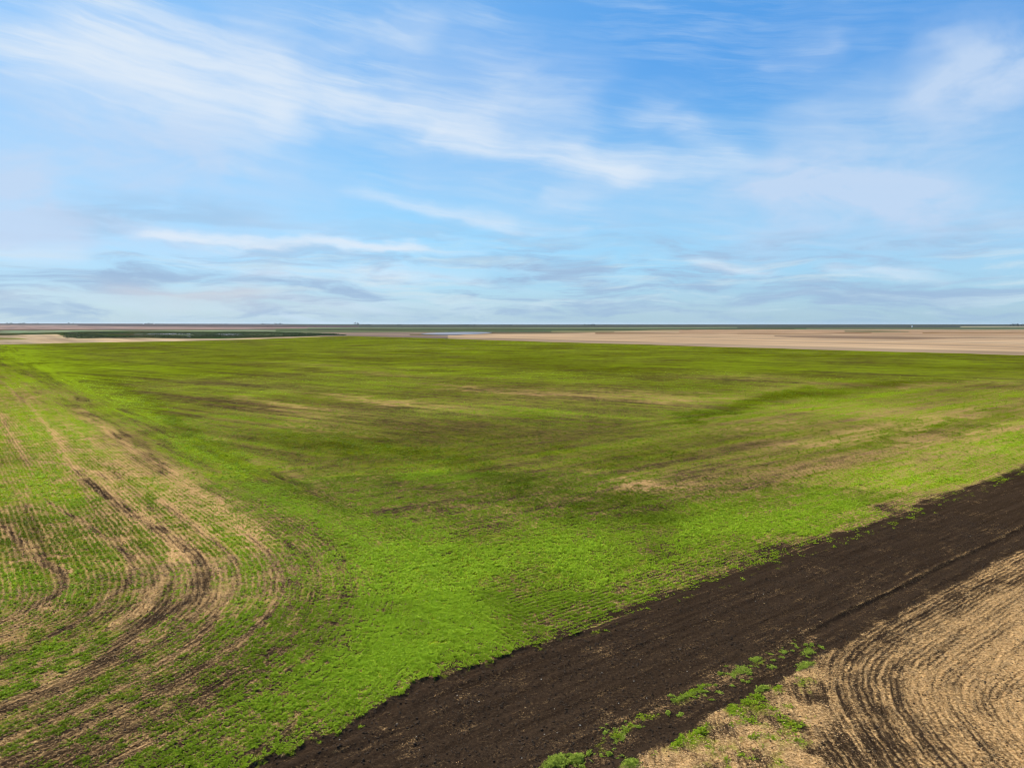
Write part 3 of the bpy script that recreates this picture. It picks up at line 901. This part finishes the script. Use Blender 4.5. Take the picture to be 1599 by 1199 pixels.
for (n, r0, r1, sz0, nl, seed) in ((400000, 18, 36, .080, 6, 101), (260000, 36, 66, .110, 5, 102), (130000, 66, 120, .17, 4, 103), (90000, 120, 230, .24, 3, 104)):
    x, y, g = sample_wedge(n, r0, r1, seed)
    p = paint(x, y)
    x2, y2 = to_rows(x, y, p) if r1 < 120 else (x, y)
    q = p
    loc = fbm(x2 / .5, y2 / .5, 91, 3) - .5
    prob = np.clip((q['cov'] + loc * .9 - .25) / .8, 0, 1)
    prob = prob * sstep(fbm(x2 / .24, y2 / .24, 96, 2), .20, .36)
    prob = np.where(q['strip'] > .4, prob * .8, prob) * np.where(q['stub'] > .5, .75, 1) * q['in_crop']
    fade = 1.0 if r1 < 230 else sstep(q['r'], 230, 130)
    keep = g.uniform(0, 1, n) < prob * .95 * fade
    x2, y2 = x2[keep], y2[keep]
    qz = q['z'][keep]
    cv = np.clip(q['cov'][keep], .2, 1.2)
    lump = fbm(x2 / .28, y2 / .28, 94, 2)
    size = sz0 * (.5 + .5 * cv) * (.6 + .8 * lump) * g.uniform(.75, 1.25, len(x2))
    v, f, t, k = leaves(x2, y2, qz, size, nl, .75, .45, seed)
    t = .85 * np.repeat(q['hue'][keep], k) + .36 * t - .08
    push(v, f, t)
crop = mesh_from("crop_seedlings", np.concatenate(V), np.concatenate(FA), mat_leaf, {'tint': np.concatenate(T)}, False)
crop['kind'] = 'stuff'
crop['label'] = 'young bright green crop seedlings growing in rows over the field'
crop['category'] = 'crop'

# ------------------------------------------------------------------ straw lying on the soil
mat_straw = leaf_mat("straw", alb(104, 72, 40), alb(255, 214, 156, 1.4), .1)


def sticks(x, y, z, L, Wd, ang, g):
    n = len(x)
    dirx, diry = np.cos(ang), np.sin(ang)
    dz = g.uniform(-.05, .22, n) * L
    v = np.empty((n, 4, 3), dtype=np.float32)
    hx, hy = dirx * L / 2, diry * L / 2
    wx, wy = -diry * Wd / 2, dirx * Wd / 2
    zz = z + .014 + g.uniform(0, .05, n)
    v[:, 0] = np.stack([x - hx - wx, y - hy - wy, zz], -1)
    v[:, 1] = np.stack([x + hx - wx, y + hy - wy, zz + np.abs(dz)], -1)
    v[:, 2] = np.stack([x + hx + wx, y + hy + wy, zz + np.abs(dz) + .006], -1)
    v[:, 3] = np.stack([x - hx + wx, y - hy + wy, zz + .006], -1)
    return v.reshape(-1, 3), np.arange(n * 4).reshape(n, 4)


V, FA, T = [], [], []
bi = 0
for (n, r0, r1, seed, lsc) in ((760000, 18, 45, 201, 1.0), (160000, 45, 95, 202, 1.7)):
    x, y, g = sample_wedge(n, r0, r1, seed)
    p = paint(x, y)
    bare = np.clip(1 - sstep(p['cov'], .3, 1.0), 0, 1)
    pr = sstep(p['straw'] + (fbm(x / .4, y / .4, 93, 3) - .5) * .8 - .55 * p['rowamp'] * np.cos(p['phi'] * 2 * math.pi / .32), .22, .95) * (.12 + .88 * bare)
    pr = np.maximum(pr, p['insideC'] * .55 * sstep(fbm(x / .6, y / .6, 99, 3) - .22 * np.cos(p['phi'] * 2 * math.pi / .32), .40, .66))
    pr = np.where(p['stub'] > .5, np.maximum(pr, .06), pr) * p['in_crop']
    keep = g.uniform(0, 1, n) < pr
    x, y = x[keep], y[keep]
    e = .05
    pk = {k_: p[k_][keep] for k_ in ('insideC', 'head', 'stub', 'strip', 'zL', 'cz')}
    f0 = row_phi(x, y, pk)
    gx, gy = (row_phi(x + e, y, pk) - f0) / e, (row_phi(x, y + e, pk) - f0) / e
    ang = np.arctan2(gx, -gy) + g.normal(0, 1.2, len(x))
    L = g.uniform(.025, .085, len(x)) * lsc
    v, f = sticks(x, y, p['z'][keep], L, g.uniform(.005, .010, len(x)) * lsc, ang, g)
    V.append(v); FA.append(f + bi); T.append(np.repeat(g.uniform(0, 1, len(x)), 4)); bi += len(v)
st = mesh_from("straw_litter", np.concatenate(V), np.concatenate(FA), mat_straw, {'tint': np.concatenate(T)}, False)
st['kind'] = 'stuff'
st['label'] = 'pale straw stalks left lying on the soil between the rows'
st['category'] = 'straw'

# ------------------------------------------------------------------ clods on the strip
mat_clod = plain_mat("soil clod", SOIL_LO, alb(98, 78, 60), .95, 14.0)
ph = (1 + 5 ** .5) / 2
ICO = np.array([(-1, ph, 0), (1, ph, 0), (-1, -ph, 0), (1, -ph, 0), (0, -1, ph), (0, 1, ph), (0, -1, -ph), (0, 1, -ph), (ph, 0, -1), (ph, 0, 1), (-ph, 0, -1), (-ph, 0, 1)]) / 1.902
ICF = np.array([(0, 11, 5), (0, 5, 1), (0, 1, 7), (0, 7, 10), (0, 10, 11), (1, 5, 9), (5, 11, 4), (11, 10, 2), (10, 7, 6), (7, 1, 8), (3, 9, 4), (3, 4, 2), (3, 2, 6), (3, 6, 8), (3, 8, 9), (4, 9, 5), (2, 4, 11), (6, 2, 10), (8, 6, 7), (9, 8, 1)])
x, y, g = sample_wedge(260000, 18, 60, 301)
p = paint(x, y)
pr = np.where(p['strip'] > .6, .30 + .5 * sstep(fbm(x / .8, y / .8, 95, 3), .4, .7), .10 * (1 - sstep(p['cov'], .2, .8)))
keep = g.uniform(0, 1, len(x)) < pr
x, y, z = x[keep], y[keep], p['z'][keep]
s = .010 + .032 * g.uniform(0, 1, len(x)) ** 3.0 + .006 * g.uniform(0, 1, len(x))
v = ICO[None] * s[:, None, None] * g.uniform(.6, 1.35, (len(x), 12, 1))
v[:, :, 2] *= .75
v += np.stack([x, y, z + s * .3], -1)[:, None]
f = (ICF[None] + (np.arange(len(x)) * 12)[:, None, None]).reshape(-1, 3)
cl = mesh_from("soil_clods", v.reshape(-1, 3), f, mat_clod, None, False, None, 3)
cl['kind'] = 'stuff'
cl['label'] = 'dark crumbly soil clods covering the tilled strip'
cl['category'] = 'soil'


# ------------------------------------------------------------------ things on the strip
def tag(o, label, cat, group=None):
    o['label'] = label
    o['category'] = cat
    if group:
        o['group'] = group
    return o


def weed_mesh(rx, ry, hgt, n, seed, leaf=.040):
    g = np.random.default_rng(seed)
    a = g.uniform(0, 2 * math.pi, n)
    rr = np.sqrt(g.uniform(0, 1, n)) * (.75 + .45 * np.sin(a * 3 + seed) * .5 + .2 * g.uniform(-1, 1, n))
    x, y = rr * np.cos(a) * rx, rr * np.sin(a) * ry
    z = np.maximum(hgt * (1 - rr ** 2), 0) * g.uniform(.5, 1.1, n)
    size = np.full(n, leaf) * np.where(g.uniform(0, 1, n) < .10, 1.6, 1.0) * g.uniform(.6, 1.3, n)
    v, f, t, k = leaves(x, y, z * g.uniform(.2, .9, n), size, 5, 1.6, .3, seed + 5)
    me_ob = mesh_from("weed_clump", v, f, mat_weed, {'tint': t}, False)
    return me_ob


def put(o, px_, py_, rz=0.0, sc=1.0):
    gx, gy = G(px_, py_)
    o.location = (gx, gy, float(zg(gx, gy)[0]) - .005)
    o.rotation_euler = (0, 0, rz)
    o.scale = (sc, sc, sc)


S_ANG = math.atan2(S_DIR[1], S_DIR[0])
for (px_, py_, rx, ry, hg, n, lab) in (
        (868, 1192, .55, .34, .17, 620, 'largest bushy green weed clump, on the strip edge at the very bottom of the picture'),
        (900, 1186, .40, .26, .18, 380, 'bushy green weed clump joined to the right of the largest one'),
        (985, 1194, .42, .30, .19, 480, 'rounded bright green weed clump on dark soil, right of the largest clump'),
        (951, 1177, .10, .08, .08, 110, 'tiny round green weed tuft alone on the dark soil between the two big clumps'),
        (1070, 1087, .95, .11, .07, 330, 'long narrow ribbon of green weeds lying along the strip'),
        (1179, 1029, .40, .18, .06, 240, 'bright green weed tuft nearest the tan ridge at the strip edge'),
        (1157, 1047, .62, .30, .05, 320, 'spreading yellow green weed patch at the middle of the weed line'),
        (1262, 1018, .46, .22, .05, 220, 'green weed patch on dark soil beside the corner of the stubble'),
        (1190, 1076, .46, .18, .07, 260, 'green weed patch where the straw corner meets the dark soil'),
        (1257, 1040, .70, .20, .07, 320, 'long green weed patch along the upper rim of the straw corner')):
    o = weed_mesh(rx, ry, hg, int(n * 1.15), int(px_ + py_))
    put(o, px_, py_, S_ANG)
    tag(o, lab, 'weeds', 'weed clumps along the strip')

small = [weed_mesh(.075, .055, .025, 70, 950 + k, .040) for k in range(3)]
WQ = gl([(800, 1225), (933, 1176), (980, 1134), (1073, 1085), (1157, 1049), (1210, 1026), (1262, 992)])
wq = smooth_poly(WQ, 6)
rg = random.Random(5)
used = 0
for k in range(120):
    i = rg.randrange(len(wq) - 1)
    t = rg.random()
    c = wq[i] * (1 - t) + wq[i + 1] * t
    off = rg.gauss(-.15, .34)
    c = c + R_DIR * off
    src = small[k % 3]
    o = src if k < 3 else src.copy()
    if k >= 3:
        COL.objects.link(o)
    o.location = (c[0], c[1], float(zg(c[0], c[1])[0]) - .005)
    o.rotation_euler = (0, 0, rg.uniform(0, 6.28))
    s = rg.uniform(.35, 1.05)
    o.scale = (s * rg.uniform(.8, 1.6), s, s)
    tag(o, 'small scattered green weed tuft on the dark soil along the strip', 'weeds', 'small weed tufts on the strip')

mat_stone = plain_mat("pale stone", alb(170, 156, 138), alb(226, 220, 208), .8, 30.0)
stones = []
for k in range(3):
    g = np.random.default_rng(700 + k)
    v = ICO * g.uniform(.65, 1.3, (12, 1)) * np.array([1.2, .9, .65])
    o = mesh_from("stone", v, ICF, mat_stone, None, False, None, 3)
    stones.append(o)
SPOTS = [(1083, 977), (1073, 1048), (1062, 1013), (866, 1106), (966, 1098), (870, 1143), (1180, 938), (1192, 928), (1045, 1045), (1098, 1005), (906, 1132), (850, 1145),
         (716, 1098), (748, 1094), (655, 1170), (650, 1150), (815, 1183), (530, 1150), (714, 1085), (1300, 905), (1260, 900), (1010, 1090), (1230, 985), (1100, 1075),
         (1000, 1030), (940, 1050), (1390, 870), (1440, 850), (1515, 838), (780, 1140), (620, 1130), (990, 1063), (1110, 960), (845, 1060)]
for k, (px_, py_) in enumerate(SPOTS):
    src = stones[k % 3]
    o = src if k < 3 else src.copy()
    if k >= 3:
        COL.objects.link(o)
    gx, gy = G(px_, py_)
    s = rg.uniform(.014, .030)
    o.location = (gx, gy, float(zg(gx, gy)[0]) + s * .4)
    o.rotation_euler = (0, 0, rg.uniform(0, 6.28))
    o.scale = (s, s, s)
    tag(o, 'small pale stone lying on the dark tilled strip', 'stone', 'pale stones on the strip')

# ------------------------------------------------------------------ slough water
mat_water, b, bs, _ = new_mat("slough water")
bs.inputs['Base Color'].default_value = alb(150, 143, 150) + (1,)
bs.inputs['Roughness'].default_value = 0.35
bs.inputs['Specular IOR Level'].default_value = 0.08
bs.inputs['IOR'].default_value = 1.33
nz = b.noise(b.n('ShaderNodeNewGeometry').outputs['Position'], .6, 3.0)
bp = b.n('ShaderNodeBump')
bp.inputs['Strength'].default_value = .15
bp.inputs['Distance'].default_value = .2
b.put(bp.inputs['Height'], nz)
b.nt.links.new(bp.outputs[0], bs.inputs['Normal'])


def sheet_px(name, pts, mat, up=.3, n=3):
    q = smooth_poly(np.vstack([gl(pts), gl(pts[:1])]), n)[:-1]
    co = np.column_stack([q, np.full(len(q), up)])
    me = bpy.data.meshes.new(name)
    me.from_pydata([tuple(c) for c in co], [], [tuple(range(len(co)))][:1])
    me.update()
    if me.polygons[0].normal.z < 0:
        me.flip_normals()
    me.materials.append(mat)
    o = bpy.data.objects.new(name, me)
    COL.objects.link(o)
    o['kind'] = 'structure'
    return o


sheet_px("pond_water", [(656, 521.4), (668, 522.6), (690, 523.2), (712, 523.2), (735, 522.4), (752, 521.6), (764, 520.4), (768, 519.4), (750, 518.9), (725, 518.7), (700, 519.2), (676, 520.2)], mat_water, .42)
sheet_px("marsh_water", [(228, 521.6), (250, 521.0), (280, 520.9), (300, 521.6), (290, 522.4), (262, 522.8), (238, 522.4)], mat_water, .42)
sheet_px("ditch_water", [(285, 526.0), (292, 525.3), (300, 525.7), (296, 526.3)], mat_water, .42)
sheet_px("marsh_pool", [(336, 522.2), (350, 521.6), (372, 522.0), (380, 523.0), (362, 523.8), (344, 523.2)], mat_water, .42)


# ------------------------------------------------------------------ far trees, farmyards, power line
mat_ftree = leaf_mat("far tree leaf", alb(26, 40, 34), alb(48, 66, 50), .15)
mat_trunk = plain_mat("bark", alb(84, 74, 64), alb(112, 100, 88))


def crown(n, rx, ry, hgt, z0, leaf, seed):
    g = np.random.default_rng(seed)
    u = g.normal(0, 1, (n, 3))
    u /= np.linalg.norm(u, axis=1)[:, None]
    u *= (g.uniform(.35, 1, n) ** .5)[:, None]
    v, f, t, k = leaves(u[:, 0] * rx, u[:, 1] * ry, z0 + hgt / 2 + u[:, 2] * hgt / 2, np.full(n, leaf), 2, .3, .2, seed + 3)
    return v, f, t


def belt(px0, px1, py, height, seed, label):
    height *= 1.35
    """far shelterbelt: rows of trees that read as one mass"""
    x0, y0 = G(px0, py)
    x1, y1 = G(px1, py)
    L = math.hypot(x1 - x0, y1 - y0)
    g = np.random.default_rng(seed)
    nt = max(3, int(L / (height * .55)))
    V, FA, T, bi = [], [], [], 0
    for i in range(nt):
        t = (i + g.uniform(.1, .9)) / nt
        h = height * g.uniform(.55, 1.1)
        v, f, tt = crown(46, h * .38, h * .38, h * .92, h * .06, h * .22, seed * 100 + i)
        cx, cy = x0 + (x1 - x0) * t, y0 + (y1 - y0) * t + g.uniform(-1, 1) * height
        v = v + np.array([cx, cy, float(terrain(cx, cy))])
        V.append(v); FA.append(f + bi); T.append(tt); bi += len(v)
    o = mesh_from("shelterbelt", np.concatenate(V), np.concatenate(FA), mat_ftree, {'tint': np.concatenate(T)}, False)
    o['kind'] = 'stuff'
    tag(o, label, 'trees', 'shelterbelts on the horizon')
    return o


belt(12, 22, 508.6, 12, 1, 'low shelterbelt at the far left end of the horizon')
belt(28, 38, 508.6, 12, 2, 'second low shelterbelt from the left end of the horizon')
belt(50, 60, 508.6, 12, 3, 'low shelterbelt on the horizon left of the two farm trees')
belt(226, 240, 508.2, 10, 4, 'farmyard trees between two white grain bins on the horizon')
belt(330, 356, 508.4, 7, 5, 'long faint low shelterbelt on the left horizon')
belt(408, 426, 508.4, 11, 6, 'pale shelterbelt on the horizon above the lone dark bush')
belt(428, 442, 508.4, 13, 7, 'taller shelterbelt just right of the one above the lone bush')
belt(554, 562, 509.0, 17, 8, 'tall clump of trees at the left of the middle horizon farmyard')
belt(564, 580, 509.0, 9, 9, 'low tree row beside the tall clump on the middle horizon')
belt(619, 628, 509.0, 9, 10, 'small dark shelterbelt on the middle horizon')
belt(717, 744, 509.2, 9, 11, 'dark flat shelterbelt on the horizon above the pond')
belt(774, 800, 509.2, 7, 12, 'thin shelterbelt on the horizon right of the pond')
belt(912, 930, 509.2, 10, 13, 'faint shelterbelt on the horizon right of the middle')
belt(1577, 1650, 509.8, 13, 14, 'dark blue shelterbelt on the horizon at the right edge')


def lone_tree(name, px_, py_, h, seed, label, cat='tree'):
    x, y = G(px_, py_)
    e = bpy.data.objects.new(name, None)
    COL.objects.link(e)
    e.location = (x, y, float(terrain(x, y)))
    v, f, t = crown(160, h * .42, h * .42, h * .8, h * .2, h * .13, seed)
    c = mesh_from("crown", v, f, mat_ftree, {'tint': t}, False)
    c.parent = e
    ring = 8
    tv, tf = [], []
    for k, (zz, rr) in enumerate(((-.2, h * .035), (h * .3, h * .025), (h * .6, h * .012))):
        for j in range(ring):
            a = 2 * math.pi * j / ring
            tv.append((rr * math.cos(a), rr * math.sin(a), zz))
    for k in range(2):
        for j in range(ring):
            tf.append((k * ring + j, k * ring + (j + 1) % ring, (k + 1) * ring + (j + 1) % ring, (k + 1) * ring + j))
    tr = mesh_from("trunk", np.array(tv), np.array(tf), mat_trunk)
    tr.parent = e
    tag(e, label, cat)
    return e


lone_tree("tree", 107.5, 508.6, 19, 41, 'narrow farm tree on the left horizon, left of a pair')
lone_tree("tree", 114.5, 508.6, 15, 42, 'broader farm tree on the left horizon, right of a pair')
lone_tree("bush", 418, 511.0, 5.5, 43, 'lone dark bush at the end of the brown field on the left', 'bush')
lone_tree("bush", 1064, 514.6, 2.4, 44, 'small dark bush on the upper edge of the right stubble field', 'bush')

mat_bin = plain_mat("white steel", (.72, .73, .74), (.8, .8, .8), .5, 2.0)
mat_roof = plain_mat("grey steel roof", (.45, .46, .47), (.55, .56, .57), .5, 2.0)


def grain_bin(px_, py_, rad, hgt, label):
    x, y = G(px_, py_)
    e = bpy.data.objects.new("grain_bin", None)
    COL.objects.link(e)
    e.location = (x, y, float(terrain(x, y)))
    n = 24
    vs, fs = [], []
    rows = 9
    for k in range(rows):
        rr = rad * (1 + .006 * (k % 2))
        for j in range(n):
            a = 2 * math.pi * j / n
            vs.append((rr * math.cos(a), rr * math.sin(a), hgt * k / (rows - 1)))
    for k in range(rows - 1):
        for j in range(n):
            fs.append((k * n + j, k * n + (j + 1) % n, (k + 1) * n + (j + 1) % n, (k + 1) * n + j))
    w = mesh_from("wall", np.array(vs), np.array(fs), mat_bin)
    w.parent = e
    vs, fs = [], []
    for zz, rr in ((hgt, rad * 1.05), (hgt + rad * .5, rad * .25), (hgt + rad * .62, rad * .2), (hgt + rad * .66, .02)):
        for j in range(n):
            a = 2 * math.pi * j / n
            vs.append((rr * math.cos(a), rr * math.sin(a), zz))
    for k in range(3):
        for j in range(n):
            fs.append((k * n + j, k * n + (j + 1) % n, (k + 1) * n + (j + 1) % n, (k + 1) * n + j))
    rf = mesh_from("roof", np.array(vs), np.array(fs), mat_roof)
    rf.parent = e
    tag(e, label, 'grain bin', 'white bins on the horizon')


grain_bin(224, 508.2, 4.5, 8, 'white grain bin on the left horizon, left of the farmyard trees')
grain_bin(240.5, 508.2, 4.5, 7, 'white grain bin on the left horizon, right of the farmyard trees')
grain_bin(1424.5, 511.2, 2.2, 7, 'small whitish bin standing alone in the green land on the right')

mat_pole = plain_mat("weathered pole wood", alb(150, 142, 132), alb(190, 182, 170), .9, 3.0)
mat_ins = plain_mat("insulator", (.5, .5, .5), (.6, .6, .6), .3)


def box_mesh(name, cx, cy, cz, sx, sy, sz, mat):
    v = np.array([(cx + a * sx / 2, cy + b_ * sy / 2, cz + c * sz / 2) for a in (-1, 1) for b_ in (-1, 1) for c in (-1, 1)])
    f = np.array([(0, 1, 3, 2), (4, 6, 7, 5), (0, 4, 5, 1), (2, 3, 7, 6), (0, 2, 6, 4), (1, 5, 7, 3)])
    return mesh_from(name, v, f, mat, None, False)


def pole():
    e = bpy.data.objects.new("utility_pole", None)
    COL.objects.link(e)
    ring, vs, fs = 10, [], []
    for k, (zz, rr) in enumerate(((-.3, .19), (6, .16), (12.6, .12), (12.65, .01))):
        for j in range(ring):
            a = 2 * math.pi * j / ring
            vs.append((rr * math.cos(a), rr * math.sin(a), zz))
    for k in range(3):
        for j in range(ring):
            fs.append((k * ring + j, k * ring + (j + 1) % ring, (k + 1) * ring + (j + 1) % ring, (k + 1) * ring + j))
    s = mesh_from("shaft", np.array(vs), np.array(fs), mat_pole)
    s.parent = e
    c = box_mesh("crossarm", 0, -.20, 12.0, 2.2, .12, .14, mat_pole)
    c.parent = e
    for xx in (-1.0, 0.35, 1.0):
        i = box_mesh("insulator", xx, -.20, 12.17, .10, .10, .2, mat_ins)
        i.parent = e
    return e


p0 = pole()
first = True
for k, px_ in enumerate((456, 508, 560, 612, 664, 717, 770)):
    if first:
        e = p0
        first = False
    else:
        e = p0.copy()
        COL.objects.link(e)
        for ch in p0.children:
            c2 = ch.copy()
            COL.objects.link(c2)
            c2.parent = e
    x, y = G(px_, 511.4)
    e.location = (x, y, float(terrain(x, y)))
    tag(e, 'faint pale utility pole in the far power line', 'pole', 'utility poles of the far power line')

# ------------------------------------------------------------------ reeds in the slough
g = np.random.default_rng(401)
rx_ = g.uniform(100, 540, 9000)
top = np.interp(rx_, [100, 250, 420, 500, 540], [519.4, 518.4, 518.6, 521, 522.8])
bot = np.interp(rx_, [100, 250, 420, 500, 540], [528.2, 528.2, 526.8, 524.4, 523.8])
ry_ = top + (bot - top) * g.uniform(0, 1, len(rx_))
gp = np.array([G(a, c) for a, c in zip(rx_, ry_)])
ok = fbm(gp[:, 0] / 35, gp[:, 1] / 35, 97, 3) > .46
gp = gp[ok]
v, f, t, k = leaves(gp[:, 0], gp[:, 1], np.full(len(gp), .0), g.uniform(.9, 1.7, len(gp)), 5, .8, .2, 402)
rd = mesh_from("marsh_reeds", v, f, leaf_mat("reed leaf", alb(40, 64, 22), alb(72, 98, 38), .25), {'tint': t}, False)
rd['kind'] = 'stuff'
rd['label'] = 'dark green reeds filling the slough beyond the crop'
rd['category'] = 'reeds'

# ------------------------------------------------------------------ haze over the far prairie
S = 36000.0
vs = np.array([(a * S, c * S, d) for a in (-1, 1) for c in (-1, 1) for d in (-3.0, 60.0)])
fs = np.array([(0, 1, 3, 2), (4, 6, 7, 5), (0, 4, 5, 1), (2, 3, 7, 6), (0, 2, 6, 4), (1, 5, 7, 3)])
mh = bpy.data.materials.new("haze")
mh.use_nodes = True
mh.node_tree.nodes.clear()
hb = NB(mh.node_tree)
pv = hb.n('ShaderNodeVolumePrincipled')
pv.inputs['Color'].default_value = (.66, .78, .92, 1)
pv.inputs['Density'].default_value = 0.000014
pv.inputs['Anisotropy'].default_value = 0.2
ho = hb.n('ShaderNodeOutputMaterial')
mh.node_tree.links.new(pv.outputs[0], ho.inputs['Volume'])
hz = mesh_from("haze", vs, fs, mh, None, False)
hz['kind'] = 'stuff'
